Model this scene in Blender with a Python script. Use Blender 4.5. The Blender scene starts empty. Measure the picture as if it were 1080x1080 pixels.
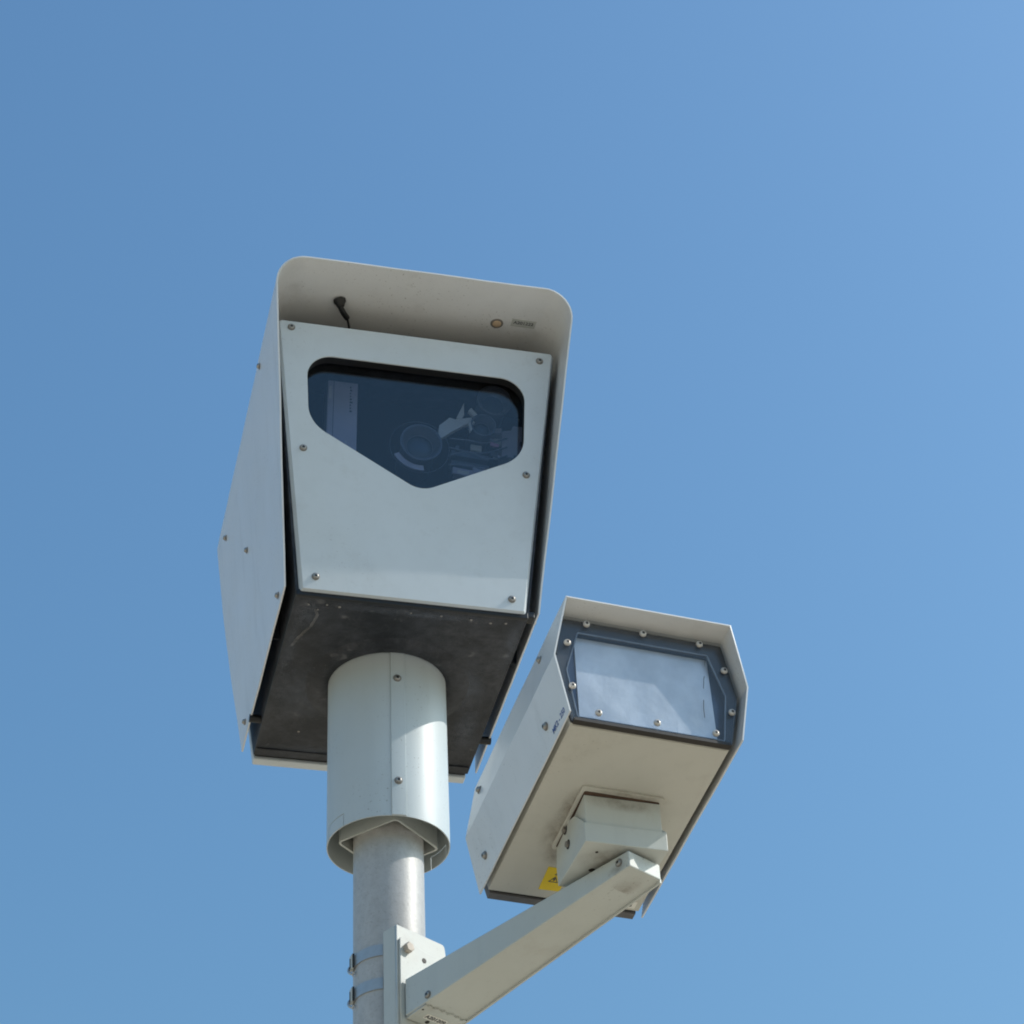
import bpy, bmesh, math, random
from mathutils import Vector, Matrix, noise
random.seed(7)
R = math.radians
C = bpy.context.scene.collection
sc = bpy.context.scene
ZO = 4.40                      # height of the camera housing's floor above the ground

# ------------------------------------------------------------------ camera
cd = bpy.data.cameras.new('camera'); cam = bpy.data.objects.new('camera', cd); C.objects.link(cam)
rt = Vector((0.99862, -0.03479, -0.0394)); fw = Vector((0.0525, 0.7744, 0.6305)).normalized()
rt = Vector((0.9986, -0.0348, -0.0404)); rt = (rt - fw*rt.dot(fw)).normalized(); up = rt.cross(fw)
cam.matrix_world = Matrix(((rt.x, up.x, -fw.x, 0), (rt.y, up.y, -fw.y, -4.0113), (rt.z, up.z, -fw.z, -2.8134+ZO), (0, 0, 0, 1)))
cd.sensor_width = 36; cd.lens = 2541.9/1080*36; cd.clip_start = .05; cd.clip_end = 5000
sc.camera = cam

# ------------------------------------------------------------------ sky and sun
SUN_AZ, SUN_EL = 87.5, 40.0    # azimuth counted from -Y (towards the viewer) to +X
S = Vector((math.sin(R(SUN_AZ))*math.cos(R(SUN_EL)), -math.cos(R(SUN_AZ))*math.cos(R(SUN_EL)), math.sin(R(SUN_EL))))
w = bpy.data.worlds.new('World'); sc.world = w; w.use_nodes = True
nt = w.node_tree; bg = nt.nodes['Background']; sky = nt.nodes.new('ShaderNodeTexSky')
sky.sky_type = 'NISHITA'; sky.sun_disc = False; sky.sun_elevation = R(SUN_EL)
sky.sun_rotation = math.atan2(S.x, S.y)
sky.altitude = 0; sky.air_density = 1.9; sky.dust_density = 3.4; sky.ozone_density = 10
gain = nt.nodes.new('ShaderNodeMix'); gain.data_type = 'RGBA'; gain.blend_type = 'MULTIPLY'; gain.inputs[0].default_value = 1
gain.inputs[7].default_value = (.93, 1.08, 1.06, 1)
nt.links.new(sky.outputs[0], gain.inputs[6]); nt.links.new(gain.outputs[2], bg.inputs[0]); bg.inputs[1].default_value = 0.15
sl = bpy.data.lights.new('sun', 'SUN'); sl.energy = 2.95; sl.angle = R(.53); sl.color = (1, .95, .87)
so = bpy.data.objects.new('sun', sl); C.objects.link(so)
so.rotation_euler = S.to_track_quat('Z', 'Y').to_euler(); so.location = (6, 0, 10)
sc.view_settings.view_transform = 'Standard'; sc.view_settings.look = 'None'
sc.cycles.filter_width = 1.9
sc.view_settings.exposure = 0; sc.view_settings.gamma = 1
try: sc.view_settings.use_curve_mapping = False
except Exception: pass

# ------------------------------------------------------------------ materials
class NB:
    def __init__(s, name):
        s.m = bpy.data.materials.new(name); s.m.use_nodes = True; s.t = s.m.node_tree; s.n = s.t.nodes
        s.b = s.n['Principled BSDF']; s.out = s.n['Material Output']
    def new(s, ty, **k):
        x = s.n.new(ty)
        for a, v in k.items(): setattr(x, a, v)
        return x
    def L(s, a, b): s.t.links.new(a, b)
    def co(s, scale=(1, 1, 1)):
        if not hasattr(s, 'tc'): s.tc = s.new('ShaderNodeTexCoord')
        mp = s.new('ShaderNodeMapping'); mp.inputs['Scale'].default_value = scale
        s.L(s.tc.outputs['Object'], mp.inputs[0]); return mp.outputs[0]
    def noise(s, scale, detail=4, rough=.6, sc3=(1, 1, 1)):
        x = s.new('ShaderNodeTexNoise'); x.inputs['Scale'].default_value = scale
        x.inputs['Detail'].default_value = detail; x.inputs['Roughness'].default_value = rough
        s.L(s.co(sc3), x.inputs['Vector']); return x.outputs['Fac']
    def ramp(s, src, a, b, ca=(0, 0, 0, 1), cb=(1, 1, 1, 1)):
        x = s.new('ShaderNodeValToRGB'); e = x.color_ramp.elements
        e[0].position = a; e[1].position = b; e[0].color = ca; e[1].color = cb
        s.L(src, x.inputs[0]); return x.outputs[0]
    def mix(s, fac, a, b):
        x = s.new('ShaderNodeMix', data_type='RGBA')
        if isinstance(fac, float): x.inputs[0].default_value = fac
        else: s.L(fac, x.inputs[0])
        for i, v in ((6, a), (7, b)):
            if isinstance(v, tuple): x.inputs[i].default_value = v + (1,) if len(v) == 3 else v
            else: s.L(v, x.inputs[i])
        return x.outputs[2]
    def mul(s, a, k):
        x = s.new('ShaderNodeMath', operation='MULTIPLY'); s.L(a, x.inputs[0])
        if isinstance(k, (float, int)): x.inputs[1].default_value = k
        else: s.L(k, x.inputs[1])
        return x.outputs[0]
    def bump(s, src, strength, dist, prev=None):
        x = s.new('ShaderNodeBump'); x.inputs['Strength'].default_value = strength; x.inputs['Distance'].default_value = dist
        s.L(src, x.inputs['Height'])
        if prev: s.L(prev, x.inputs['Normal'])
        return x.outputs[0]

def paint(name, base, dirt=.35, rough=.42, speck=.5, stain=(.20, .16, .11), spec=.5):
    k = NB(name)
    cloud = k.ramp(k.noise(3.2, 5, .6), .3, .75)
    dk = tuple(c*f for c, f in zip(base, (.90, .89, .86)))
    c = k.mix(k.mul(cloud, .8), base, dk)
    rain = k.ramp(k.noise(26, 5, .6, (1, 1, .06)), .50, .75)
    c = k.mix(k.mul(rain, dirt*.35), c, tuple(v*.72 for v in base))
    st = k.ramp(k.noise(9, 7, .68, (1, 1, .35)), .56, .78)
    c = k.mix(k.mul(st, dirt*.55), c, stain)
    sp = k.ramp(k.noise(190, 3, .6), .64, .70); area = k.ramp(k.noise(6, 3, .5), .45, .65)
    c = k.mix(k.mul(k.mul(sp, area), speck), c, (.10, .08, .06))
    k.L(c, k.b.inputs['Base Color'])
    r = k.new('ShaderNodeMapRange'); r.inputs[3].default_value = rough-.07; r.inputs[4].default_value = rough+.12
    k.L(k.noise(14, 5, .6), r.inputs[0]); k.L(r.outputs[0], k.b.inputs['Roughness'])
    k.b.inputs['Specular IOR Level'].default_value = spec
    b1 = k.bump(k.noise(420, 2, .5), .10, .0006); b2 = k.bump(k.noise(2.2, 2, .5), .2, .003, b1)
    k.L(b2, k.b.inputs['Normal'])
    return k.m
def simple(name, col, rough=.5, metal=0., var=.25, scale=40, bump=.1):
    k = NB(name)
    c = k.mix(k.ramp(k.noise(scale, 5, .65), .3, .75), col, tuple(x*(1-var) for x in col))
    k.L(c, k.b.inputs['Base Color']); k.b.inputs['Roughness'].default_value = rough; k.b.inputs['Metallic'].default_value = metal
    k.L(k.bump(k.noise(scale*4, 3, .6), bump, .001), k.b.inputs['Normal']); return k.m

M = {}
M['paint'] = paint('grey_powder_coat', (.655, .70, .74), speck=.2)
M['collar'] = paint('collar_paint', (.57, .615, .63))
M['hood'] = paint('weathered_hood_paint', (.80, .80, .81), dirt=.4, rough=.30)
M['flash'] = paint('flash_box_paint', (.60, .59, .545), dirt=.5, rough=.36)
M['arm'] = paint('bracket_paint', (.58, .605, .585), dirt=.6, rough=.42, stain=(.25, .15, .09))
M['galv'] = None
k = NB('galvanised_steel')
c = k.mix(k.ramp(k.noise(60, 6, .7), .35, .7), (.56, .545, .53), (.46, .445, .43))
c = k.mix(k.mul(k.ramp(k.noise(240, 2, .6), .60, .72), .6), c, (.36, .34, .31))
c = k.mix(k.mul(k.ramp(k.noise(4, 4, .6, (1, 1, .3)), .5, .8), .35), c, (.34, .31, .27))
k.L(c, k.b.inputs['Base Color']); k.b.inputs['Metallic'].default_value = .12; k.b.inputs['Roughness'].default_value = .45
k.L(k.bump(k.noise(180, 5, .65), .35, .0015), k.b.inputs['Normal']); M['galv'] = k.m
k = NB('black_textured_plastic')
c = k.mix(k.ramp(k.noise(9, 9, .8), .44, .76), (.008, .010, .015), (.056, .060, .074))
c = k.mix(k.mul(k.ramp(k.noise(160, 3, .7), .66, .74), .55), c, (.21, .20, .20))
c = k.mix(k.mul(k.ramp(k.noise(26, 3, .5), .66, .76), .45), c, (.24, .23, .22))
c = k.mix(k.mul(k.ramp(k.noise(3.2, 8, .78), .52, .72), .55), c, (.115, .115, .13))
k.L(c, k.b.inputs['Base Color']); k.b.inputs['Roughness'].default_value = .55
k.L(k.bump(k.noise(300, 4, .65), .5, .0012), k.b.inputs['Normal']); M['black'] = k.m
M['rubber'] = simple('black_rubber_gasket', (.012, .012, .013), .45)
M['steel'] = simple('stainless_screw_steel', (.46, .43, .40), .42, .85, .3, 200)
M['boltpaint'] = simple('painted_bolt', (.62, .53, .44), .5, 0, .35, 60)
M['edge'] = simple('acrylic_edge', (.22, .25, .30), .35)
M['socket'] = simple('dark_socket', (.03, .025, .022), .6)
M['washer'] = simple('weathered_washer', (.30, .275, .25), .6, .3)
M['strap'] = simple('stainless_band', (.50, .52, .54), .42, .55, .15, 60)
M['ink'] = simple('black_print', (.09, .09, .10), .5)
M['blueink'] = simple('blue_print', (.09, .14, .36), .5)
M['tag'] = simple('pale_sticker', (.86, .84, .79), .4, 0, .12)
M['yellow'] = simple('yellow_warning_sticker', (.95, .68, .006), .4, 0, .12)
M['rust'] = simple('rust_stain', (.11, .065, .045), .85, 0, .5, 60, .4)
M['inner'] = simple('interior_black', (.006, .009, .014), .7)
M['device'] = simple('device_grey', (.66, .56, .60), .5, 0, .1)
M['clip'] = simple('device_cream', (.86, .76, .66), .5, 0, .1)
M['lensbody'] = simple('lens_barrel', (.17, .165, .18), .4, .0, .2)
M['lensring'] = simple('lens_ring', (.27, .265, .29), .5, .1, .2)
M['lensglass'] = simple('front_lens_element', (.10, .11, .13), .15, .0, .1, 20, 0)
M['pink'] = simple('pink_tag', (.75, .30, .42), .5)
M['frame'] = simple('dark_window_flange', (.020, .022, .028), .5, 0, .5, 22, .2)
k = NB('flash_reflector_foil')
n1 = k.noise(11, 7, .62, (1, 1, 1.7)); n2 = k.noise(3.4, 3, .5)
c = k.mix(k.ramp(n1, .30, .72), (.82, .81, .82), (.52, .54, .58))
c = k.mix(k.mul(k.ramp(n2, .4, .7), .45), c, (.34, .39, .48))
k.L(c, k.b.inputs['Base Color']); k.b.inputs['Metallic'].default_value = .30
k.L(k.ramp(n1, .2, .8, (.22, .22, .22, 1), (.5, .5, .5, 1)), k.b.inputs['Roughness'])
k.L(k.bump(n1, .35, .006, k.bump(n2, .8, .02)), k.b.inputs['Normal']); M['diffuser'] = k.m

def glassy(name, tint, ior, gain, dust, dustcol=(.75, .75, .75)):
    """thin pane: tinted transparency, mirror reflection by Fresnel, a film of dust"""
    k = NB(name); k.n.remove(k.b)
    tr = k.new('ShaderNodeBsdfTransparent'); tr.inputs[0].default_value = tint + (1,)
    gl = k.new('ShaderNodeBsdfGlossy'); gl.inputs['Roughness'].default_value = .03; gl.inputs['Color'].default_value = (1, 1, 1, 1)
    fr = k.new('ShaderNodeFresnel'); ge = k.new('ShaderNodeNewGeometry'); mr = k.new('ShaderNodeMapRange')
    mr.inputs[3].default_value = ior; mr.inputs[4].default_value = 1/ior
    k.L(ge.outputs['Backfacing'], mr.inputs[0]); k.L(mr.outputs[0], fr.inputs[0])      # both faces reflect as air to glass
    mm = k.mul(fr.outputs[0], gain)
    m1 = k.new('ShaderNodeMixShader'); k.L(mm, m1.inputs[0]); k.L(tr.outputs[0], m1.inputs[1]); k.L(gl.outputs[0], m1.inputs[2])
    df = k.new('ShaderNodeBsdfDiffuse'); df.inputs[0].default_value = dustcol + (1,)
    m2 = k.new('ShaderNodeMixShader')
    k.L(k.mul(k.ramp(k.noise(16, 7, .7, (1, 1, 1.6)), .25, .8, (.45, .45, .45, 1)), dust), m2.inputs[0])
    k.L(m1.outputs[0], m2.inputs[1]); k.L(df.outputs[0], m2.inputs[2]); k.L(m2.outputs[0], k.out.inputs[0])
    return k.m
M['glass'] = glassy('camera_window_glass', (.68, .75, .84), 1.5, 1.1, .002)
M['acrylic'] = glassy('dusty_acrylic', (.92, .94, .96), 1.49, .55, .022)
k = NB('ground_concrete')
c = k.mix(k.ramp(k.noise(.6, 8, .65), .35, .7), (.56, .45, .31), (.43, .345, .245))
c = k.mix(k.mul(k.ramp(k.noise(30, 4, .7), .55, .75), .5), c, (.26, .23, .19))
k.L(c, k.b.inputs['Base Color']); k.b.inputs['Roughness'].default_value = .9
k.L(k.bump(k.noise(60, 5, .7), .4, .01), k.b.inputs['Normal']); M['ground'] = k.m

# ------------------------------------------------------------------ helpers
def link(name, me, mats, parent=None, mw=None):
    o = bpy.data.objects.new(name, me); C.objects.link(o)
    if not isinstance(mats, (list, tuple)): mats = [mats]
    for m in mats: me.materials.append(m)
    if parent: o.parent = parent
    if mw is not None: o.matrix_local = mw
    return o
def done(name, bm, mats, parent=None, mw=None, smooth=False, ang=40):
    bmesh.ops.recalc_face_normals(bm, faces=bm.faces)
    me = bpy.data.meshes.new(name); bm.to_mesh(me); bm.free()
    if smooth:
        for p in me.polygons: p.use_smooth = True
        try: me.set_sharp_from_angle(angle=R(ang))
        except Exception: pass
    return link(name, me, mats, parent, mw)
def thing(name, mw, label, cat):
    o = bpy.data.objects.new(name, None); C.objects.link(o); o.empty_display_size = .1
    o.matrix_world = mw; o['label'] = label; o['category'] = cat
    return o
def hexa(bm, bot, top, mat=0):
    """solid from two matching loops"""
    a = [bm.verts.new(p) for p in bot]; b = [bm.verts.new(p) for p in top]; n = len(a); fs = []
    fs.append(bm.faces.new(a[::-1])); fs.append(bm.faces.new(b))
    for i in range(n): fs.append(bm.faces.new((a[i], a[(i+1) % n], b[(i+1) % n], b[i])))
    for f in fs: f.material_index = mat
    return a + b
def box(bm, x0, x1, y0, y1, z0, z1, mat=0):
    return hexa(bm, [(x0, y0, z0), (x1, y0, z0), (x1, y1, z0), (x0, y1, z0)], [(x0, y0, z1), (x1, y0, z1), (x1, y1, z1), (x0, y1, z1)], mat)
def bev(o, w_=.002, seg=2, ang=30):
    m = o.modifiers.new('bevel', 'BEVEL'); m.width = w_; m.segments = seg; m.limit_method = 'ANGLE'; m.angle_limit = R(ang)
    m.harden_normals = False; return o
def frame(pos, z, x=None):
    z = Vector(z).normalized()
    x = Vector(x) if x is not None else (Vector((1, 0, 0)) if abs(z.x) < .9 else Vector((0, 0, 1)))
    x = (x - z*x.dot(z)).normalized(); y = z.cross(x)
    return Matrix(((x.x, y.x, z.x, pos[0]), (x.y, y.y, z.y, pos[1]), (x.z, y.z, z.z, pos[2]), (0, 0, 0, 1)))
def round_poly(pts, rad, seg=8):
    """rounded corners; rad is one radius or one per corner"""
    out = []; n = len(pts)
    for i in range(n):
        p = Vector(pts[i]); a = Vector(pts[i-1]); b = Vector(pts[(i+1) % n])
        r = rad[i] if isinstance(rad, (list, tuple)) else rad
        if r <= 0: out.append(tuple(p)); continue
        u = (a-p).normalized(); v = (b-p).normalized(); th = u.angle(v)
        t = min(r/math.tan(th/2), (a-p).length*.49, (b-p).length*.49); r = t*math.tan(th/2)
        cc = p + (u+v).normalized()*(r/math.sin(th/2)); s = p+u*t-cc; e = p+v*t-cc
        tot = s.angle(e); sg = 1 if (s.x*e.y-s.y*e.x) > 0 else -1
        for k_ in range(seg+1):
            q = sg*tot*k_/seg; out.append((cc.x+s.x*math.cos(q)-s.y*math.sin(q), cc.y+s.x*math.sin(q)+s.y*math.cos(q)))
    return out
def plate(name, loops, th, mat, parent, mw, bevel=0., bres=1):
    """flat plate with holes, from 2-D outlines, centred on its plane"""
    cu = bpy.data.curves.new(name, 'CURVE'); cu.dimensions = '2D'; cu.fill_mode = 'BOTH'
    for lp in loops:
        s = cu.splines.new('POLY'); s.points.add(len(lp)-1); s.use_cyclic_u = True
        for i, p in enumerate(lp): s.points[i].co = (p[0], p[1], 0, 1)
    cu.extrude = th/2-bevel; cu.bevel_depth = bevel; cu.bevel_resolution = bres; cu.offset = -bevel
    o = bpy.data.objects.new('tmp', cu); C.objects.link(o)
    me = bpy.data.meshes.new_from_object(o.evaluated_get(bpy.context.evaluated_depsgraph_get())); me.name = name
    me.materials.clear(); bpy.data.objects.remove(o); bpy.data.curves.remove(cu)
    return link(name, me, mat, parent, mw)
def text(name, body, size, mat, parent, mw, align='CENTER', sx=1.):
    cu = bpy.data.curves.new(name, 'FONT'); cu.body = body; cu.size = size; cu.extrude = .0002; cu.align_x = align; cu.align_y = 'CENTER'
    cu.offset = size*.018
    o = bpy.data.objects.new('tmp', cu); C.objects.link(o)
    me = bpy.data.meshes.new_from_object(o.evaluated_get(bpy.context.evaluated_depsgraph_get())); me.name = name
    me.materials.clear(); bpy.data.objects.remove(o); bpy.data.curves.remove(cu)
    for v in me.vertices: v.co.x *= sx
    return link(name, me, mat, parent, mw)
def tube(name, pts, r, mat, parent, n=10):
    cu = bpy.data.curves.new(name, 'CURVE'); cu.dimensions = '3D'; s = cu.splines.new('NURBS'); s.points.add(len(pts)-1)
    for i, p in enumerate(pts): s.points[i].co = tuple(p)+(1,)
    s.use_endpoint_u = True; s.order_u = 3; cu.bevel_depth = r; cu.bevel_resolution = 3; cu.resolution_u = 8
    o = bpy.data.objects.new('tmp', cu); C.objects.link(o)
    me = bpy.data.meshes.new_from_object(o.evaluated_get(bpy.context.evaluated_depsgraph_get())); me.name = name
    me.materials.clear(); bpy.data.objects.remove(o); bpy.data.curves.remove(cu)
    for p in me.polygons: p.use_smooth = True
    return link(name, me, mat, parent)
def lathe(bm, prof, n=32, mat=0, cap=True):
    rings = []
    for r, z in prof: rings.append([bm.verts.new((r*math.cos(2*math.pi*i/n), r*math.sin(2*math.pi*i/n), z)) for i in range(n)])
    for a, b in zip(rings, rings[1:]):
        for i in range(n):
            f = bm.faces.new((a[i], a[(i+1) % n], b[(i+1) % n], b[i])); f.material_index = mat
    if cap:
        f = bm.faces.new(rings[0][::-1]); f.material_index = mat; f = bm.faces.new(rings[-1]); f.material_index = mat
def stain_mat(col=(.25, .175, .12), key='stainmat', amt=.55):
    if key in M: return M[key]
    k = NB('dirt_film'); tr = k.new('ShaderNodeBsdfTransparent'); mx = k.new('ShaderNodeMixShader')
    tc = k.new('ShaderNodeTexCoord'); vm = k.new('ShaderNodeVectorMath', operation='DISTANCE'); sx = k.new('ShaderNodeSeparateXYZ'); cx = k.new('ShaderNodeCombineXYZ')
    k.L(tc.outputs['Generated'], sx.inputs[0]); k.L(sx.outputs[0], cx.inputs[0]); k.L(sx.outputs[1], cx.inputs[1]); cx.inputs[2].default_value = 0
    k.L(cx.outputs[0], vm.inputs[0]); vm.inputs[1].default_value = (.5, .5, 0)
    fall = k.ramp(vm.outputs['Value'], .12, .5, (1, 1, 1, 1), (0, 0, 0, 1))
    k.L(k.mul(k.mul(fall, k.ramp(k.noise(45, 7, .7), .30, .80)), amt), mx.inputs[0]); k.L(tr.outputs[0], mx.inputs[1]); k.L(k.b.outputs[0], mx.inputs[2]); k.L(mx.outputs[0], k.out.inputs[0])
    k.b.inputs['Base Color'].default_value = col + (1,); k.b.inputs['Roughness'].default_value = .9
    M[key] = k.m; return k.m
def stain(parent, pos, nrm, xdir, w_, h_, mat=None):
    bm = bmesh.new(); bm.faces.new([bm.verts.new(p) for p in ((-w_/2, -h_/2, 0), (w_/2, -h_/2, 0), (w_/2, h_/2, 0), (-w_/2, h_/2, 0))])
    return done('stain', bm, mat or stain_mat(), parent, frame(pos, nrm, xdir))
def screw(parent, pos, nrm, r=.0075, hgt=.0045, washer=True, name='screw'):
    bm = bmesh.new()
    if washer: lathe(bm, [(r*1.35, 0), (r*1.35, .0012), (r*1.2, .0016)], 24, 2)
    z0 = .0014 if washer else 0
    lathe(bm, [(r, z0), (r, z0+hgt*.35), (r*.9, z0+hgt*.75), (r*.66, z0+hgt), (r*.48, z0+hgt)], 24, 0, cap=False)
    lathe(bm, [(r*.48, z0+hgt), (r*.46, z0+hgt*.35)], 6, 1)
    me_rot = random.uniform(0, 1)
    o = done(name, bm, [M['steel'], M['socket'], M['washer']], parent, frame(pos, nrm) @ Matrix.Rotation(me_rot, 4, 'Z'), True, 50)
    return o
def hexbolt(parent, pos, nrm, r=.011, hgt=.009):
    bm = bmesh.new(); lathe(bm, [(r, 0), (r, hgt*.85), (r*.86, hgt)], 6, 0)
    return bev(done('bolt', bm, [M['boltpaint']], parent, frame(pos, nrm) @ Matrix.Rotation(.35, 4, 'Z')), .0008, 2, 40)
def hole_mark(bm_parent, pos, nrm, r, name='drilled_hole'):
    bm = bmesh.new(); lathe(bm, [(r, 0), (r*.9, .0008)], 20)
    return done(name, bm, [M['socket']], bm_parent, frame(pos, nrm))
def hood_mesh(name, profile, yf, yr, th, mat, parent, ny=10, smooth=True):
    """bent sheet: profile points (x,z), front and rear edge as functions of z"""
    bm = bmesh.new(); rows = []
    for x, z in profile:
        a, b = yf(z), yr(z); rows.append([bm.verts.new((x+.0012*noise.noise(Vector((x*4, j*.5, z*6))), a+(b-a)*j/ny+(.0016*noise.noise(Vector((x*9+3, j, z*9))) if j in (0, ny) else 0), z+.0012*noise.noise(Vector((x*6+9, j*.4, z*3))))) for j in range(ny+1)])
    for p, q in zip(rows, rows[1:]):
        for j in range(ny): bm.faces.new((p[j], q[j], q[j+1], p[j+1]))
    me = bpy.data.meshes.new(name); bm.to_mesh(me); bm.free()
    for p in me.polygons: p.use_smooth = smooth
    o = link(name, me, mat, parent)
    s = o.modifiers.new('sheet', 'SOLIDIFY'); s.thickness = th; s.offset = -1; s.use_even_offset = True
    return bake(o, 30, smooth)
def bake(o, ang=30, smooth=True):
    me = bpy.data.meshes.new_from_object(o.evaluated_get(bpy.context.evaluated_depsgraph_get())); me.name = o.data.name
    o.modifiers.clear(); o.data = me
    for p in me.polygons: p.use_smooth = smooth
    if smooth: me.set_sharp_from_angle(angle=R(ang))
    return o
def lerp(a, b, t): return a+(b-a)*t
def interp(tab, z):
    if z <= tab[0][0]: return tab[0][1]
    for (a, va), (b, vb) in zip(tab, tab[1:]):
        if z <= b: return lerp(va, vb, (z-a)/(b-a))
    return tab[-1][1]

# ------------------------------------------------------------------ ground
bm = bmesh.new(); s_ = 2500
bm.faces.new([bm.verts.new(p) for p in ((-s_, -s_, 0), (s_, -s_, 0), (s_, s_, 0), (-s_, s_, 0))])
g = done('ground', bm, M['ground']); g['kind'] = 'structure'

# ------------------------------------------------------------------ pole with its collar
pole = thing('support_pole', Matrix.Translation((0, 0, 0)), 'round galvanised steel pole with a wide cylindrical collar under the large camera housing', 'pole')
bm = bmesh.new(); lathe(bm, [(.0678, .004), (.0678, ZO-.03)], 96); done('pole_shaft', bm, M['galv'], pole, None, True)
bm = bmesh.new(); lathe(bm, [(.16, .004), (.16, .022), (.07, .024)], 48); done('base_plate', bm, M['galv'], pole, None, True)

def collar():
    Rr = .1190; n = 144
    az = [2*math.pi*i/n for i in range(n)]
    W = .0016/Rr
    flaps = [(R(-73), R(-45)), (R(107), R(135))]
    for a, b in flaps: az += [a % (2*math.pi), (a+W) % (2*math.pi), (b-W) % (2*math.pi), b % (2*math.pi)]
    az = sorted(set(round(x, 6) for x in az))
    zt, zb = 0., -.3793
    zs = [zb, zb+.026, zb+.0276, -.25, -.12, -.02, zt]
    bm = bmesh.new(); V = [[bm.verts.new((Rr*math.sin(a), -Rr*math.cos(a), ZO+z)) for a in az] for z in zs]
    N = len(az)
    for j in range(len(zs)-1):
        for i in range(N):
            mid = az[i] + ((az[(i+1) % N]-az[i]) % (2*math.pi))/2; cut = False
            for a, b in flaps:
                a_ = a % (2*math.pi); b_ = b % (2*math.pi); m_ = mid % (2*math.pi)
                ins = a_ <= m_ <= b_
                if j == 1 and ins: cut = True
                if j == 0 and (a_ <= m_ <= a_+W or b_-W <= m_ <= b_): cut = True
            if not cut: bm.faces.new((V[j][i], V[j][(i+1) % N], V[j+1][(i+1) % N], V[j+1][i]))
    me = bpy.data.meshes.new('collar'); bm.to_mesh(me); bm.free()
    for p in me.polygons: p.use_smooth = True
    o = link('collar', me, M['collar'], pole)
    s = o.modifiers.new('sheet', 'SOLIDIFY'); s.thickness = .0022; s.offset = -1
    return bake(o, 30)
col = collar()
# overlap strip with two screws
def arc_strip(name, a0, a1, r0, r1, z0, z1, mat, parent, n=10):
    bm = bmesh.new(); L0 = []
    for k_ in range(n+1):
        a = R(lerp(a0, a1, k_/n)); L0.append((math.sin(a), -math.cos(a)))
    ring = [(x*r0, y*r0) for x, y in L0] + [(x*r1, y*r1) for x, y in L0[::-1]]
    hexa(bm, [(x, y, z0) for x, y in ring], [(x, y, z1) for x, y in ring])
    return done(name, bm, mat, parent, None, True, 35)
st = arc_strip('overlap_strip', 3.4, 16.9, .1185, .1217, ZO-.3788, ZO-.001, M['collar'], col); bev(st, .0006, 1)
for z in (-.0648, -.303):
    a = R(9.7); screw(st, (.1217*math.sin(a), -.1217*math.cos(a), ZO+z), (math.sin(a), -math.cos(a), 0), .006, .004, name='screw')
# square steel sleeve seen inside the collar
bm = bmesh.new(); a0 = 9.0; q = .101; zt, zb = ZO-.002, ZO-.3745
def sq(r): return [(r*math.sin(R(a0+90*i)), -r*math.cos(R(a0+90*i))) for i in range(4)]
A_, B_ = round_poly(sq(q), .012, 4), round_poly(sq(q-.0062), .008, 4)
va = [bm.verts.new((x, y, zb)) for x, y in A_]; vb = [bm.verts.new((x, y, zt)) for x, y in A_]
vc = [bm.verts.new((x, y, zb)) for x, y in B_]; vd = [bm.verts.new((x, y, zt)) for x, y in B_]; n = len(va)
for i in range(n):
    j = (i+1) % n
    bm.faces.new((va[i], va[j], vb[j], vb[i])); bm.faces.new((vc[i], vd[i], vd[j], vc[j])); bm.faces.new((va[i], vc[i], vc[j], va[j]))
done('square_sleeve', bm, M['arm'], col)

# ------------------------------------------------------------------ large camera housing
YAW = 0.1923
MC = Matrix.Translation((0, 0, ZO)) @ Matrix.Rotation(YAW, 4, 'Z')
camh = thing('traffic_camera', MC, 'large pale grey camera housing with dark pentagonal window on top of the pole', 'camera')
P0 = Vector((0, -.2862, .0018)); UP = Vector((0, -.1247, .9922)); NR = Vector((0, -.9922, -.1247)); LP = .6386
PM = lambda off=0.: Matrix(((1, 0, NR.x, P0.x+NR.x*off), (0, UP.y, NR.y, P0.y+NR.y*off), (0, UP.z, NR.z, P0.z+NR.z*off), (0, 0, 0, 1)))
def pp(x, s, off=0.): return P0 + Vector((1, 0, 0))*x + UP*s + NR*off

# black tapered body (an open-fronted shell)
bm = bmesh.new()
fb, rb = -.268, .290
def yfront(z): return P0.y + (z/.9922)*(-.1247) + .010
z1 = .628; wb_, wt_ = .2297, .2925
outer = [Vector((-wb_, yfront(0), 0)), Vector((wb_, yfront(0), 0)), Vector((wb_, rb, 0)), Vector((-wb_, rb, 0))]
outT = [Vector((-wt_, yfront(z1), z1)), Vector((wt_, yfront(z1), z1)), Vector((wt_, .392, z1)), Vector((-wt_, .392, z1))]
a = [bm.verts.new(p) for p in outer]; b = [bm.verts.new(p) for p in outT]
bm.faces.new(a); bm.faces.new(b[::-1])
for i, j in ((1, 2), (2, 3), (3, 0)): bm.faces.new((a[i], b[i], b[j], a[j]))
bmesh.ops.recalc_face_normals(bm, faces=bm.faces)
o = done('body', bm, M['black'], camh)
s = o.modifiers.new('wall', 'SOLIDIFY'); s.thickness = .008; s.offset = -1
cg = sum((v.co.y for v in o.data.vertices))/8
body = o
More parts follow.
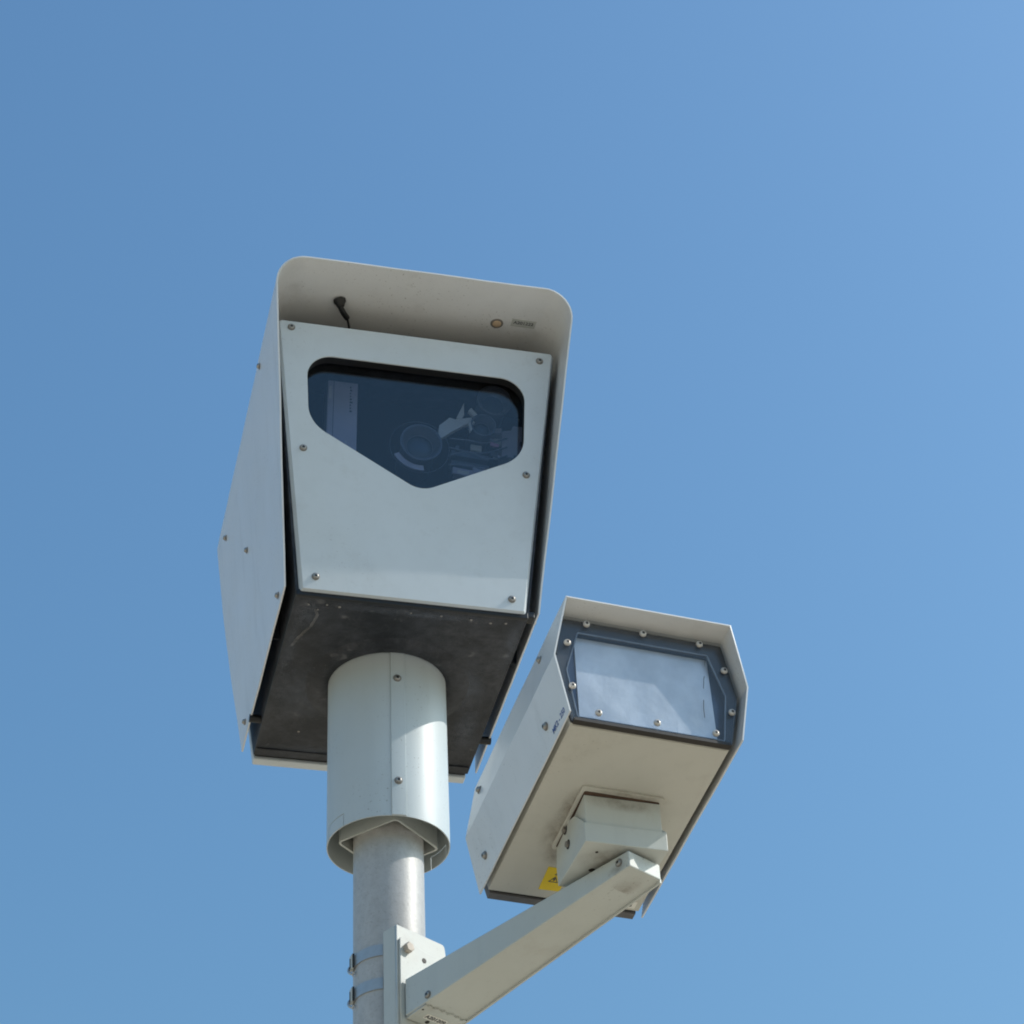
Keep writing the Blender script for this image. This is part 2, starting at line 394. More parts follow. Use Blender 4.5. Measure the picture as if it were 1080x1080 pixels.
# moulded ring round the collar, ribs, recess on the floor
bm = bmesh.new(); prof = [(.119, -.001), (.128, -.006), (.140, -.0075), (.152, -.005), (.168, .0005)]
lathe(bm, prof, 72, 0, cap=False); done('floor_ring', bm, M['black'], body, None, True, 60)
for x0, x1 in ((-.226, .226),):
    bm = bmesh.new(); box(bm, x0, x1, .262, .267, -.003, .0005); done('floor_ridge', bm, M['black'], body)
    bm = bmesh.new(); box(bm, x0, x1, .290, .300, .003, .03); done('door_seal', bm, M['rubber'], body)
bm = bmesh.new(); box(bm, -.2285, .2285, -.2790, -.2705, -.0045, .010); bev(done('front_sill', bm, M['rubber'], body), .0015)
for (x, y, r) in ((-.20, -.245, .0022), (-.165, -.25, .0022), (-.14, -.247, .003), (-.18, -.232, .002), (.06, -.252, .0025), (.12, -.250, .003), (.16, -.246, .003), (.19, -.25, .0028), (-.12, -.09, .0035), (.0, -.252, .002), (-.15, .19, .003)):
    bm = bmesh.new(); lathe(bm, [(r, 0), (r*.6, .0012)], 10); done('rivet', bm, M['washer'], body, frame((x, y, -.0002), (0, 0, -1)))
# light scuff line on the floor
cu_pts = [(-.214, -.235), (-.185, -.232), (-.178, -.215), (-.184, -.18), (-.205, -.13), (-.212, -.105)]
bm = bmesh.new(); prev = None
for x, y in cu_pts:
    c1 = bm.verts.new((x-.0032, y, -.0006)); c2 = bm.verts.new((x+.0032, y, -.0006))
    if prev: bm.faces.new((prev[0], prev[1], c2, c1))
    prev = (c1, c2)
scuff = NB('dusty_scuff'); tr = scuff.new('ShaderNodeBsdfTransparent'); mx = scuff.new('ShaderNodeMixShader')
scuff.L(scuff.mul(scuff.ramp(scuff.noise(60, 5, .7), .25, .6), .4), mx.inputs[0]); scuff.L(tr.outputs[0], mx.inputs[1]); scuff.L(scuff.b.outputs[0], mx.inputs[2])
scuff.L(mx.outputs[0], scuff.out.inputs[0]); scuff.b.inputs['Base Color'].default_value = (.28, .26, .25, 1)
done('scuff_mark', bm, scuff.m, body)

# rear door, light painted, slightly wider than the body
bm = bmesh.new()
hexa(bm, [(-.2275, .300, -.004), (.2275, .300, -.004), (.2275, .324, -.004), (-.2275, .324, -.004)],
         [(-.290, .402, .63), (.290, .402, .63), (.290, .424, .63), (-.290, .424, .63)])
bev(done('rear_door', bm, M['paint'], camh), .003)
# spacers between hood and body, latches at the front corners
for sx in (-1, 1):
    bm = bmesh.new(); lathe(bm, [(.0085, 0), (.0085, .027)], 20)
    done('spacer', bm, M['rubber'], camh, frame((sx*.228, .176, .012), (sx, 0, 0)), True)
bm = bmesh.new(); box(bm, .222, .243, -.276, -.254, .001, .016); bev(done('latch', bm, M['rubber'], camh), .002)

def grow0(lp): return lp
# front panel with window opening
outer2 = round_poly([(-.2244, 0), (.2250, 0), (.2944, LP), (-.2944, LP)], [.004, .004, .006, .006], 3)
WIN = [(-.2290, .5595), (.2275, .5595), (.2270, .3640), (.0125, .2525), (-.2215, .3960)]
win = round_poly([(-.2292, .5580), (.2290, .5580), (.2230, .3660), (.0110, .2560), (-.2195, .3905)], [.052, .052, .075, .052, .075], 10)
inner2 = round_poly([(-.2180, .0045), (.2186, .0045), (.2880, LP-.0045), (-.2880, LP-.0045)], [.003, .003, .005, .005], 3)
panel = plate('front_panel', [inner2, win], .004, M['paint'], camh, PM(-.002), .0008, 1)
bm = bmesh.new(); p_ = [bm.verts.new((x, y, .0014)) for x, y in grow0(inner2)]; q_ = [bm.verts.new((x, y, -.0110)) for x, y in outer2]; t_ = [bm.verts.new((x, y, -.0135)) for x, y in outer2]
for a_, b_ in ((p_, q_), (q_, t_)):
    for i in range(len(a_)): bm.faces.new((a_[i], a_[(i+1) % len(a_)], b_[(i+1) % len(a_)], b_[i]))
done('folded_edge', bm, M['paint'], panel)
ring_in = [(x*.985+.0002, .42+(s_-.42)*.98) for x, s_ in win]
# thick black gasket tunnel behind the opening
def grow(lp, f, c=(0, .42)): return [(c[0]+(x-c[0])*f, c[1]+(y-c[1])*f) for x, y in lp]
tun = plate('window_gasket', [grow(win, 1.06), grow(win, 1.005)], .022, M['rubber'], camh, PM(-.0155))
glass = plate('window', [grow(win, 1.05)], .003, M['glass'], camh, PM(-.0305))
for x, s_ in ((-.2630, .6185), (.2606, .6122), (-.2284, .3260), (.2275, .3235), (-.1942, .0328), (.1943, .0289)):
    screw(panel, PM(-.002).inverted() @ pp(x, s_, 0), (0, 0, 1), .0058, .004)
# worn pale lower edge of the panel
# interior: a dark liner, a tall device, lenses, brackets
IN = lambda d: PM(-d)
bm = bmesh.new(); box(bm, -.0, .0637, -.09, .178, -.05, 0); 
dev = done('recorder_unit', bm, M['device'], camh, IN(.10) @ Matrix.Translation((-.1690, .3920, 0))); bev(dev, .002)
bm = bmesh.new(); box(bm, .0125, .0135, -.09, .177, 0, .0007); done('seam', bm, M['lensbody'], dev)
for i in range(9):
    bm = bmesh.new(); wv = random.uniform(.003, .008); y = .165-i*.0075
    box(bm, .047, .047+wv*.8, y-.0022, y+.0022, 0, .0006); done('print_mark', bm, M['lensbody'], dev)
for i in range(5):
    bm = bmesh.new(); y = .160-i*.0062
    box(bm, .003, .0085, y-.002, y+.002, 0, .0006); done('print_mark', bm, M['clip'], dev)
for i in range(4):
    bm = bmesh.new(); y = .03-i*.006
    box(bm, .040, .043, y-.002, y+.002, 0, .0006); done('print_mark', bm, M['clip'], dev)
def lens(x, s_, r, depth, d, rings=(1., .8), tilt=(0, 0)):
    L_ = bmesh.new()
    lathe(L_, [(r*.86, -depth), (r*.86, -.012), (r, -.010), (r, 0), (r*.90, 0), (r*.84, -.008), (r*.62, -.020)], 48, 0, cap=False)
    o = done('lens', L_, [M['lensbody']], camh, IN(d) @ Matrix.Translation((x, s_, 0)) @ Matrix.Rotation(tilt[0], 4, 'X') @ Matrix.Rotation(tilt[1], 4, 'Y'), True, 30)
    for q, t in ((1.0, .0012), (.64, .001)):
        B = bmesh.new(); lathe(B, [(r*q, .0002 if q == 1 else -.019), (r*q, .001 if q == 1 else -.0175), (r*q*.97, .001 if q == 1 else -.0175), (r*q*.97, .0002 if q == 1 else -.019)], 48, 0, cap=False)
        done('lens_ring', B, [M['lensring']], o, None, True, 30)
    B = bmesh.new(); pr = [(r*.62*math.sin(t/8*1.2)/math.sin(1.2), -.026+.010*(math.cos(t/8*1.2))) for t in range(9)][::-1]
    lathe(B, pr[:-1]+[(.0003, pr[-1][1])], 40, 0, cap=False); done('lens_element', B, [M['lensglass']], o, None, True)
    return o
l1 = lens(.0272, .4310, .0440, .10, .085)
bm = bmesh.new()
for k_ in range(15):
    a = R(200+k_*6.2)
r0, r1 = .050, .062; aa = [R(208+i*5) for i in range(15)]
ring = [(r0*math.cos(a), r0*math.sin(a)) for a in aa]+[(r1*math.cos(a), r1*math.sin(a)) for a in aa[::-1]]
hexa(bm, [(x, y, -.014) for x, y in ring], [(x, y, -.010) for x, y in ring]); done('lens_clamp', bm, M['device'], l1)
bm = bmesh.new(); lathe(bm, [(.063, -.020), (.063, -.018), (.0622, -.018), (.0622, -.020)], 56, 0, cap=False)
done('lens_ring', bm, M['lensring'], l1, None, True)
l2 = lens(.1590, .4930, .0270, .08, .085)
l3 = lens(.1830, .5590, .0370, .08, .085)
def slab(name, pts, d, th, mat):
    bm = bmesh.new(); hexa(bm, [(x, y, -th) for x, y in pts], [(x, y, 0) for x, y in pts]); return done(name, bm, mat, camh, IN(d))
slab('bracket', [(.063, .452), (.066, .482), (.088, .505), (.100, .502), (.134, .512), (.142, .500), (.120, .492), (.092, .470), (.072, .452)], .09, .012, M['clip'])
slab('bracket', [(.102, .505), (.118, .545), (.1185, .515), (.112, .503)], .088, .006, M['clip'])
slab('bracket', [(.1270, .5250), (.1330, .5330), (.1460, .5180), (.1400, .5120)], .085, .010, M['clip'])
slab('bracket', [(.1270, .4960), (.1330, .4960), (.1350, .4790), (.1310, .4740)], .085, .010, M['clip'])
slab('circuit_box', [(.205, .440), (.268, .440), (.268, .520), (.230, .520), (.225, .508), (.205, .503)], .115, .04, M['device'])
slab('circuit_box', [(.175, .495), (.205, .500), (.205, .512), (.175, .508)], .116, .03, M['device'])
slab('cable_tag', [(.178, .463), (.196, .459), (.194, .452), (.177, .455)], .10, .004, M['pink'])
for i in range(3):
    slab('terminal_strip', [(.098, .445-i*.024), (.178, .440-i*.024), (.178, .428-i*.024), (.098, .433-i*.024)], .12, .02, M['lensbody'])
slab('terminal_strip', [(.100, .400), (.160, .395), (.160, .378), (.100, .385)], .115, .02, M['device'])
rc_ = random.Random(3)
for i in range(16):
    x = rc_.uniform(.10, .25); y = rc_.uniform(.385, .48); w_ = rc_.uniform(.006, .028); h_ = rc_.uniform(.004, .014)
    slab('circuit_component', [(x, y), (x+w_, y-.002), (x+w_, y+h_), (x, y+h_)], .112+rc_.uniform(0, .01), .008, rc_.choice([M['device'], M['lensbody'], M['lensbody'], M['clip']]) if i % 3 else M['lensbody'])
for i in range(4):
    y = .40+i*.022
    tube('wire', [P0+Vector((1, 0, 0))*x_+UP*y_+NR*d_ for x_, y_, d_ in ((.09, y, -.11), (.13, y+.02*math.sin(i*2), -.098), (.17, y-.012, -.10), (.215, y+.018, -.11))], .0016, M['lensring'], camh, 6)
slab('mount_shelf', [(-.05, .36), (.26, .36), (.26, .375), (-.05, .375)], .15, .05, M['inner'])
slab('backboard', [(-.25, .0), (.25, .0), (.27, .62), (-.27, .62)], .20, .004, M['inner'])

# wraparound sunshield
zt_, xt, xb, r_ = .710, .3153, .2530, .060
def hprof(zt_, xt, xb, zb, r, n=10):
    cor = round_poly([(-xb, zb), (-xt, zt_), (xt, zt_), (xb, zb)], [0, r, r, 0], n)
    out = []
    for (a, b) in zip(cor, cor[1:]):
        L_ = math.hypot(b[0]-a[0], b[1]-a[1]); m_ = max(1, int(L_/.06))
        for i in range(m_): out.append((lerp(a[0], b[0], i/m_), lerp(a[1], b[1], i/m_)))
    out.append(cor[-1]); return out
prof = hprof(zt_, xt, xb, .0135, r_)
yf_ = lambda z: lerp(-.2775, -.4780, (z-.0141)/(.71-.0141))
rear = [(.0, .300), (.13, .338), (.26, .375), (.37, .402), (.47, .421), (.58, .432), (.71, .440)]
hood = hood_mesh('sunshield', prof, yf_, lambda z: interp(rear, z), .0032, M['hood'], camh, 12)
nl_ = Vector((-.9954, -.0102, .0947)).normalized()
for (x, y, z) in ((.3100, -.2229, .6265), (.3117, .3128, .5872), (.2883, .0711, .3673), (.2541, -.2123, .0389), (.2592, .2364, .0433)):
    xs = xb + (xt-xb)*(z-.0135)/(.71-.0135)
    for sx in (-1, 1): screw(hood, (sx*(xs+.0002), y, z), (sx*.995, 0, .09), .0054, .005, washer=True)
# underside fittings: cable gland and cable, plugged hole, sticker
zu = .7066
bm = bmesh.new(); lathe(bm, [(.013, 0), (.013, .006), (.010, .010), (.008, .016)], 24)
done('cable_gland', bm, M['rubber'], hood, frame((-.1648, -.3689, zu), (.25, .35, -1)), True, 40)
tube('cable', [(-.164, -.366, zu-.012), (-.155, -.350, zu-.018), (-.142, -.335, zu-.018)], .0062, M['rubber'], hood)
tube('cable', [(-.144, -.337, zu-.018), (-.137, -.325, zu-.022), (-.132, -.305, zu-.040), (-.130, -.300, zu-.075)], .0026, M['rubber'], hood)
bm = bmesh.new(); lathe(bm, [(.0135, 0), (.0135, .0012), (.0105, .0016)], 28); hp = done('hole_plug', bm, M['washer'], hood, frame((.1733, -.3596, zu), (0, 0, -1)), True, 40)
bm = bmesh.new(); lathe(bm, [(.0092, .0016), (.0088, .0034), (.006, .0046)], 24); done('plug_cap', bm, simple('tan_plastic', (.62, .45, .30), .5), hp, None, True, 40)
lab = plate('sticker', [[(-.026, -.011), (.026, -.011), (.026, .011), (-.026, .011)]], .0005, simple('grey_label', (.60, .61, .575), .5), hood, frame((.2290, -.3685, zu-.0003), (0, 0, -1), (1, 0, 0)))
text('serial_number', 'A201222', .0118, M['ink'], lab, Matrix.Translation((0, .001, .0006)))

# ------------------------------------------------------------------ flash unit
FB = Matrix(((.9567, -.2885, -.0385), (.2909, .9450, .1494), (-.0067, -.1541, .9880))).to_quaternion().to_matrix().to_4x4()
FO = Vector((.4412, -.6692, -.5741+ZO)); MF = Matrix.Translation(FO) @ FB
fl = thing('flash_unit', MF, 'smaller pale grey flash box with clear front window at the end of the arm', 'flash unit')
# box
secx = [(-.1423, 0), (.1423, 0), (.1640, .1098), (.1440, .2140), (-.1440, .2140), (-.1640, .1098)]
LEAN = .11
OPN = round_poly([(-.1325, .0100), (.1325, .0100), (.1456, .1065), (.1200, .1915), (-.1200, .1915), (-.1456, .1065)], .003, 3)
bm = bmesh.new()
fy = lambda z, d=0: .0035-LEAN*z+d
v0 = [bm.verts.new((x, .4475, z)) for x, z in secx]; v1 = [bm.verts.new((x, fy(z), z)) for x, z in secx]
rc = [(x*.985, .006+(z-.006)*.972) for x, z in secx]
v2 = [bm.verts.new((x, fy(z), z)) for x, z in rc]; v3 = [bm.verts.new((x, fy(z, .030), z)) for x, z in rc]
bm.faces.new(v0); bm.faces.new(v3)
for p, q in ((v0, v1), (v1, v2), (v2, v3)):
    for i_ in range(6): bm.faces.new((p[i_], p[(i_+1) % 6], q[(i_+1) % 6], q[i_]))
fbody = done('body', bm, M['flash'], fl); bev(fbody, .003, 3, 40)
# bottom lip along the front and the sides (folded edge)
bm = bmesh.new(); box(bm, -.1415, .1415, .008, .0095, -.0012, .002); done('fold_line', bm, M['flash'], fbody)
bm = bmesh.new(); hexa(bm, [(x*.97, .452, z*.97-.003) for x, z in secx], [(x*.97, .468, z*.97-.003) for x, z in secx]); done('rear_flange', bm, simple('dark_grey_flange', (.15, .145, .15), .6), fl)
bm = bmesh.new(); hexa(bm, [(x*.94, .4460, z*.94+.002) for x, z in secx], [(x*.94, .4540, z*.94+.002) for x, z in secx]); done('rear_seal', bm, M['rubber'], fl)
# front flange, diffuser and acrylic cover, all in the plane y = 0
cl_, sl_ = math.cos(math.atan(LEAN)), math.sin(math.atan(LEAN))
FM = lambda y: Matrix(((1, 0, 0, 0), (0, -sl_, -cl_, y), (0, cl_, -sl_, 0), (0, 0, 0, 1)))    # 2-D (x, z) plate facing -Y
OUT = round_poly([(-.1435, -.0005), (.1435, -.0005), (.1665, .1120), (.1485, .2180), (-.1485, .2180), (-.1665, .1120)], .004, 3)
flange = plate('window_flange', [OUT, OPN], .005, M['frame'], fl, FM(.0025-.0005))
lipo = [(x*1.0, z) for x, z in OPN]
plate('window_gasket', [grow(OPN, 1.002, (0, .11)), grow(OPN, .990, (0, .11))], .003, M['edge'], fl, FM(-.0012))
plate('diffuser', [round_poly([(-.1245, .0060), (.1245, .0060), (.1230, .1900), (-.1230, .1900)], .003, 3)], .003, M['diffuser'], fl, FM(.0110))
k = NB('blue_grey_liner'); k.b.inputs['Base Color'].default_value = (.06, .085, .13, 1); k.b.inputs['Roughness'].default_value = .3; k.b.inputs['Metallic'].default_value = .4
k.L(k.bump(k.noise(14, 3, .5), .4, .004), k.b.inputs['Normal'])
plate('liner', [grow(OUT, .97, (0, .11))], .003, k.m, fl, FM(.0150))
bm = bmesh.new(); box(bm, -.1405, .1405, -.0085, .003, -.0035, .0030); done('lower_rail', bm, M['socket'], fl)
acr = plate('window', [grow(OUT, 1.0, (0, .11))], .004, M['acrylic'], fl, FM(-.0060), .0006)
def crack(pts, wd):
    bm = bmesh.new(); prev = None
    for x, z in pts:
        a = bm.verts.new((x-wd/2, z, .0026)); b = bm.verts.new((x+wd/2, z, .0026))
        if prev: bm.faces.new((prev[0], prev[1], b, a))
        prev = (a, b)
    return done('crack', bm, M['frame'], acr)
Q = lambda L_: [(x-.0506*z, .906*z) for x, z in L_]
crack(Q([(.0995, .052), (.1010, .075), (.1040, .094)]), .0014); crack(Q([(.1075, .121), (.1120, .146), (.1140, .152)]), .0012); crack(Q([(.1180, .178), (.1230, .200)]), .0007)
for x, z in ((-.0933, .2324), (.0108, .2336), (.1160, .2325), (-.1339, .1792), (-.1362, .0781), (.1541, .1776), (.1534, .0794), (-.0958, .0249), (.0088, .0245), (.1148, .0231)):
    xx = x-.0506*z; zz = .906*z - .004
    bm = bmesh.new(); r = .0062
    r = .0064; lathe(bm, [(r*.9, .001), (r, .0028), (r*.97, .0042), (r*.78, .0062), (r*.42, .0070)], 24, 0, cap=False); lathe(bm, [(r*.42, .0070), (r*.38, .004)], 6, 1)
    done('screw', bm, [simple('pale_nylon_cap', (.66, .62, .58), .35, .2) if 'cap' not in M else M['cap'], M['socket']], fl, FM(-.0062) @ Matrix.Translation((xx, zz, 0)), True, 50)
    M.setdefault('cap', bpy.data.materials['pale_nylon_cap'])
# hexagonal hood
hp_ = [(-.1551, -.0031), (-.1773, .1098), (-.1525, .2287), (.1525, .2287), (.1773, .1098), (.1551, -.0031)]
tabf = [(-.0031, -.0248), (.1098, -.0411), (.2287, -.0673)]; tabr = [(-.0031, .4602), (.1098, .4464), (.2287, .4400)]
fh = hood_mesh('sunshield', hp_, lambda z: interp(tabf, z), lambda z: interp(tabr, z), .0026, M['hood'], fl, 8, False)
for y, z in ((.0605, .0383), (.3962, .0326)):
    x = .1551+(.1773-.1551)*(z+.0031)/.1129
    for sx in (-1, 1): screw(fh, (sx*(x+.0002), y, z), (sx*.98, 0, -.193), .0056, .0048, washer=True)
for y, z in ((.0548, .1889), (.3935, .1828)):
    x = .1773-(.1773-.1525)*(z-.1098)/.1189
    for sx in (-1, 1): screw(fh, (sx*(x+.0002), y, z), (sx*.978, 0, .207), .0056, .0048, washer=True)
sn = Vector((-.9812, 0, -.1931))
def sidepos(y, z): return Vector((-(.1551+(.1773-.1551)*(z+.0031)/.1129)-.0006, y, z))
text('marking', 'MK2 - 250', .0142, M['blueink'], fh, frame(sidepos(.0165, .0125), sn, (0, -1, 0)), sx=.95)
# mounting pad, warning sticker and number tag under the box
pad = plate('mounting_pad', [round_poly([(-.0720, .1450), (.0790, .1450), (.0790, .3120), (-.0720, .3120)], .006, 4)], .005, M['flash'], fl, frame((0, 0, -.0025), (0, 0, 1), (1, 0, 0)), .001)
plate('rust_line', [round_poly([(-.0660, .1542), (.0722, .1542), (.0722, .3050), (-.0660, .3050)], .004, 4)], .0012, M['rust'], fl, frame((0, 0, -.0054), (0, 0, 1), (1, 0, 0)))
ws = plate('warning_sticker', [[(-.0580, .3640), (-.0180, .3640), (-.0170, .4250), (-.0560, .4262)]], .0006, M['yellow'], fl, frame((0, 0, -.0004), (0, 0, 1), (1, 0, 0)))
def tri(cx, cy, s_, parent):
    # flat warning triangle: apex towards the front, read from below
    o_ = [(cx-s_, cy+s_*.8), (cx+s_, cy+s_*.8), (cx, cy-s_*.9)]; c_ = (cx, cy+s_*.23)
    plate('warning_triangle', [o_, grow(o_, .72, c_)], .0004, M['ink'], parent, Matrix.Translation((0, 0, -.0005)))
    plate('warning_symbol', [[(cx-.0010, cy-s_*.35), (cx+.0020, cy-s_*.3), (cx+.0006, cy+.0005), (cx+.0024, cy+.0008), (cx-.0008, cy+s_*.6), (cx-.0002, cy+s_*.2), (cx-.0022, cy+s_*.1)]], .0004, M['ink'], parent, Matrix.Translation((0, 0, -.0005)))
tri(-.0370, .3950, .0095, ws); tri(-.0330, .3765, .0075, ws)
nt_ = plate('number_tag', [[(.088, .4235), (.132, .4235), (.132, .4415), (.088, .4415)]], .0006, M['tag'], fl, frame((0, 0, -.0004), (0, 0, 1), (1, 0, 0)))
text('number', '718', .0155, M['ink'], nt_, frame((.1140, .4325, -.0006), (0, 0, -1), (1, 0, 0)), sx=.9)

for (x, y, w_, h_) in ((-.075, .27, .06, .15), (-.075, .20, .04, .10), (.02, .150, .16, .03), (-.06, .330, .04, .07)):
    stain(fl, (x, y, -.0008 if abs(x) > .05 else -.0056), (0, 0, -1), (1, 0, 0), w_, h_)

# ------------------------------------------------------------------ side arm, clamped to the pole, with swivel bracket
beta = .7174; D = Vector((math.sin(beta), -math.cos(beta), 0)); Nn = Vector((math.cos(beta), math.sin(beta), 0))
MA = Matrix(((D.x, Nn.x, 0, 0), (D.y, Nn.y, 0, 0), (0, 0, 1, ZO), (0, 0, 0, 1)))    # local x outwards, y across, z up
MAb = MA @ Matrix.Translation((.0996, 0, -.80))
arm = thing('mounting_arm', MAb, 'pale grey tapering steel arm strapped to the pole and holding up the flash box', 'bracket')
T = Matrix.Translation((-.0996, 0, .80))      # so parts can be given in pole coordinates
def zbot(s): return -.8042+.1041*s-.0006
def hgt(s): return lerp(.0731, .0301, (s-.0996)/(.6565-.0996))
def wid(s): return lerp(.0528, .0382, (s-.0996)/(.6565-.0996))
bm = bmesh.new()
def arm_sec(s, dz=0, dw=0): return [(s, -wid(s)-dw, zbot(s)+dz), (s, wid(s)+dw, zbot(s)+dz), (s, wid(s)+dw, zbot(s)+hgt(s)), (s, -wid(s)-dw, zbot(s)+hgt(s))]
hexa(bm, arm_sec(.1020), arm_sec(.6565)); beam = done('beam', bm, M['arm'], arm, T); bev(beam, .0025, 3)
# root piece with ragged weld edge and sticker
edge = []
for i in range(33):
    t = i/32; y = lerp(-.0500, .0500, t); edge.append((.1560-.006*abs(math.sin(3.5+t*9))*(.5+.5*math.sin(t*37))-.003*t, y))
root = plate('root_cover', [[(.1022, -.0505), (.1022, .0505)] + edge[::-1]], .003, M['arm'], arm, None)
ang_ = math.atan(.1041)
root.matrix_local = T @ Matrix.Translation((0, 0, -.8042-.0024)) @ Matrix.Rotation(-ang_, 4, 'Y')
plate('weld_seam', [edge + [(x+.0042, y) for x, y in edge[::-1]]], .0016, M['rust'], arm, root.matrix_local @ Matrix.Translation((0, 0, .0006)))
stk = plate('sticker', [round_poly([(-.0245, -.0075), (.0245, -.0075), (.0245, .0075), (-.0245, .0075)], .002, 3)], .0005, M['tag'], root, frame((.1270, -.003, -.0018), (0, 0, -1), (0, 1, 0)))
text('serial_number', 'A201209', .0125, M['ink'], stk, Matrix.Translation((0, 0, .0006)))
for x, y, r in ((.1130, -.010, .0045), (.1180, .036, .003), (.1400, -.044, .002)): hole_mark(root, (x, y, -.0015), (0, 0, -1), r)
# folded lip along the far bottom edge
bm = bmesh.new()
hexa(bm, [(.103, wid(.103)-.002, zbot(.103)-.004), (.103, wid(.103)+.0015, zbot(.103)-.004), (.103, wid(.103)+.0015, zbot(.103)+.004), (.103, wid(.103)-.002, zbot(.103)+.004)],
         [(.655, wid(.655)-.002, zbot(.655)-.004), (.655, wid(.655)+.0015, zbot(.655)-.004), (.655, wid(.655)+.0015, zbot(.655)+.004), (.655, wid(.655)-.002, zbot(.655)+.004)])
done('folded_lip', bm, M['arm'], arm, T)
for s, z in ((.1615, -.7761), (.6337, -.7209)):
    sc_ = screw(beam, (s, -wid(s)-.0002, z), (0, -1, 0), .0056, .003)
# clamp channel against the pole
wp = round_poly([(-.0640, -1.00), (.0560, -1.00), (.0560, -.6310), (.0530, -.6125), (-.0640, -.6090)], [0, 0, 0, .008, 0], 4)
CH = Matrix(((0, 0, 1, .0915), (1, 0, 0, 0), (0, 1, 0, 0), (0, 0, 0, 1)))
ch = plate('clamp_channel', [wp], .005, M['arm'], arm, T @ CH, .001)
for sx, zt2 in ((-1, -.6090), (1, -.620)):
    y0 = -.0640 if sx < 0 else .0525
    bm = bmesh.new(); box(bm, .0560, .0888, y0, y0+.0035, -1.0, zt2); bev(done('channel_flange', bm, M['arm'], arm, T), .0008, 1)
bp = plate('base_plate', [round_poly([(-.0600, -.86), (.0530, -.86), (.0530, -.6450), (.010, -.6480), (-.0176, -.6425), (-.030, -.6350), (-.0600, -.6360)], [0, 0, .004, .02, .012, .01, .004], 5)], .004, M['arm'], arm, T @ Matrix.Translation((.0052, 0, 0)) @ CH, .0008)
hexbolt(arm, T @ Vector((.0987, -.0432, -.6542)), (1, 0, 0), .0105, .010)
hole_mark(arm, T @ Vector((.0987, -.0020, -.6652)), (1, 0, 0), .0052)
# steel bands and buckles
for zc in (-.6365, -.7045):
    bm = bmesh.new(); rr0, rr1, hb = .0686, .0700, .0112; n = 72; a0_, a1_ = R(-10), R(-360+95)
    rings = []
    for i in range(n+1):
        t = i/n; a = lerp(a0_, a1_, t); zz = ZO*0
        for_ = []
        for rr in (rr0, rr1):
            for dz in (-hb, hb): for_.append(bm.verts.new((rr*math.sin(a), -rr*math.cos(a), dz)))
        rings.append(for_)
    for p, q in zip(rings, rings[1:]):
        bm.faces.new((p[2], p[3], q[3], q[2])); bm.faces.new((p[0], q[0], q[1], p[1])); bm.faces.new((p[3], p[1], q[1], q[3])); bm.faces.new((p[2], q[2], q[0], p[0]))
    Mw = MAb.inverted() @ Matrix.Translation((0, 0, ZO+zc))
    stp = done('strap', bm, M['strap'], arm, Mw, True, 40)
    ab = R(-74); c0 = Vector((.0705*math.sin(ab), -.0705*math.cos(ab), 0)); fr_ = frame(c0, (math.sin(ab), -math.cos(ab), 0), (0, 0, 1))
    bm = bmesh.new(); box(bm, -.0150, .0150, -.0085, .0085, 0, .0048); bk = bev(done('buckle', bm, M['arm'], stp, fr_), .002, 2)
    bm = bmesh.new(); box(bm, -.0150, .0140, -.0113, -.0105, 0, .0035); done('buckle_slot', bm, M['socket'], stp, fr_)
    bm = bmesh.new(); box(bm, -.0125, .0080, -.0006, .0006, .0050, .0062); done('buckle_slot', bm, M['socket'], stp, fr_)
    tube('strap_tail', [fr_ @ Vector(p) for p in ((-.008, .004, .005), (-.016, .002, .009), (-.024, -.004, .007), (-.028, -.008, .0015), (-.024, -.012, .0005))], .0024, M['strap'], stp)
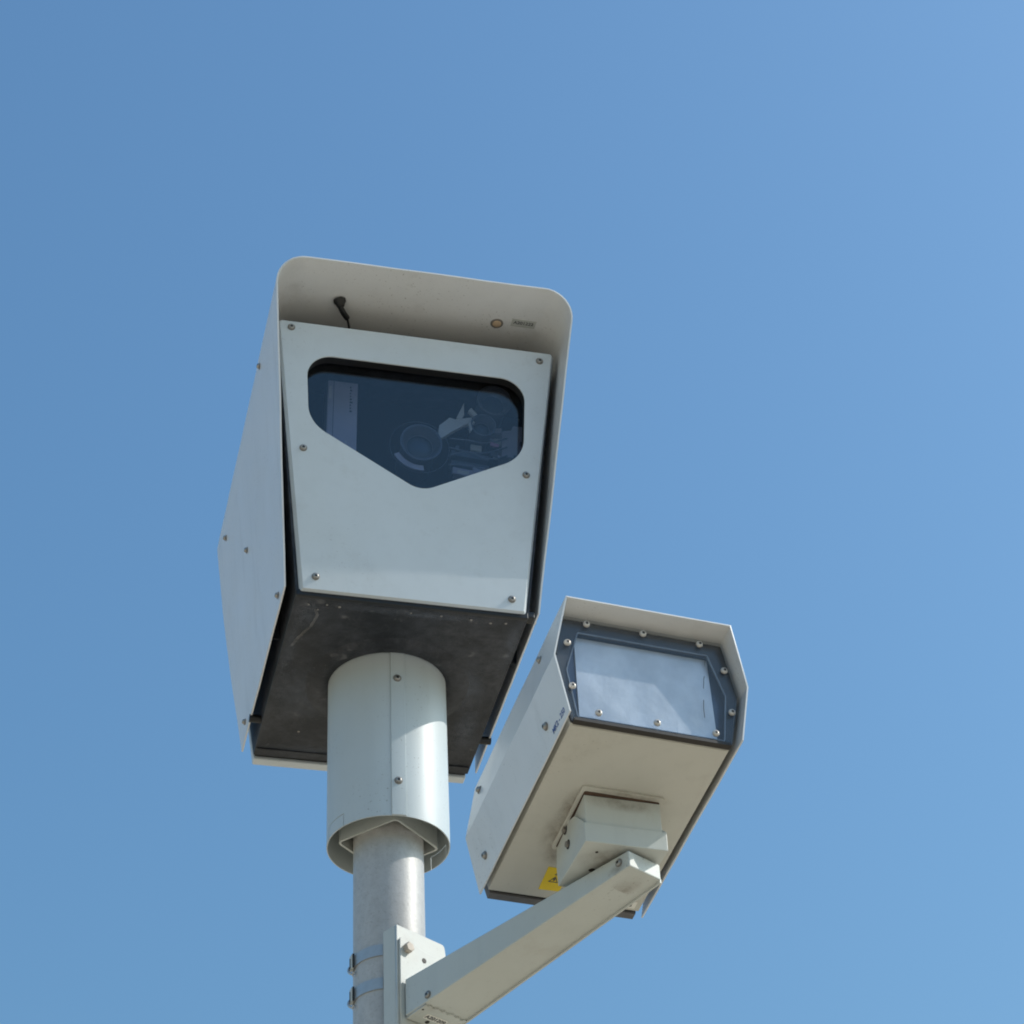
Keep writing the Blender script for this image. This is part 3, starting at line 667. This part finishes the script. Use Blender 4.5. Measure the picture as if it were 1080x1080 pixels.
# swivel bracket on the arm's end: lower fork and upper wedge block
ya = R(14.67); BM = Matrix.Translation((.3296, -.5414, -.700+ZO)) @ Matrix.Rotation(ya, 4, 'Z')
BL_ = MAb.inverted() @ BM
th = .0035
bm = bmesh.new(); box(bm, 0, .1480, 0, .152, 0, th); 
fork = done('fork', bm, M['arm'], arm, BL_); bev(fork, .0012, 2)
bm = bmesh.new(); box(bm, .0002, .1478, .0002, th, th-.001, .0372); bev(done('fork_front', bm, M['arm'], fork), .0012, 2)
side = [(0.0005, .001), (.1515, .001), (.1550, .0380), (.1440, .0900), (.1220, .0990), (.0455, .0770), (.0005, .0370)]
for x in (th/2, .1480-th/2):
    plate('fork_cheek', [side], th, M['arm'], fork, Matrix(((0, 0, 1, x), (1, 0, 0, 0), (0, 1, 0, 0), (0, 0, 0, 1))), .0008)
# wedge block reaching up to the flash body floor
PL = (BM.inverted() @ MF)
pn = (PL.to_3x3() @ Vector((0, 0, 1))); po = PL @ Vector((0, 0, -.0062))
def ztop(x, y): return po.z - (pn.x*(x-po.x)+pn.y*(y-po.y))/pn.z
bm = bmesh.new(); x0, x1, y0, y1 = .0045, .1420, .0045, .138
hexa(bm, [(x0, y0, .012), (x1, y0, .012), (x1, y1, .012), (x0, y1, .012)], [(x0, y0, ztop(x0, y0)), (x1, y0, ztop(x1, y0)), (x1, y1, ztop(x1, y1)), (x0, y1, ztop(x0, y1))])
bev(done('wedge_block', bm, M['arm'], fork), .0018, 2)
for y, z in ((.0960, .0790), (.0860, .0440)):
    bm = bmesh.new(); lathe(bm, [(.0085, 0), (.0085, .001)], 20); lathe(bm, [(.0062, .001), (.0058, .005)], 6, 1)
    done('pivot_bolt', bm, [M['socket'], M['washer']], fork, frame((-.0001, y, z), (-1, 0, 0)))
for x, y, r in ((.0300, .030, .0028), (.0400, .088, .0058)): hole_mark(fork, (x, y, -.0001), (0, 0, -1), r)

for (s_, w_) in ((.6337, .05),):
    stain(beam, (s_-.004, -wid(s_)-.0012, zbot(s_)+.0085), (0, -1, 0), (1, 0, .1), .05, .022)
stain(beam, (.600, .0, zbot(.6)-.0012), (-.1, 0, -1), (1, 0, 0), .10, .05)
stain(fork, (.060, .050, -.0008), (0, 0, -1), (1, 0, 0), .12, .11)
stain(fork, (.075, .0038, .085), (0, -1, 0), (1, 0, 0), .15, .035)

dm = stain_mat((.22, .25, .31), 'dust', .42)
for x, y, w_, h_ in ((-.195, -.215, .09, .11), (.215, -.19, .035, .20), (.0, -.252, .42, .030), (-.05, .256, .40, .05), (.165, -.02, .07, .17), (-.16, .05, .14, .22), (.19, .12, .06, .20), (-.215, -.05, .03, .42), (.10, .20, .16, .12)):
    stain(body, (x, y, -.0011), (0, 0, -1), (1, 0, 0), w_, h_, dm)
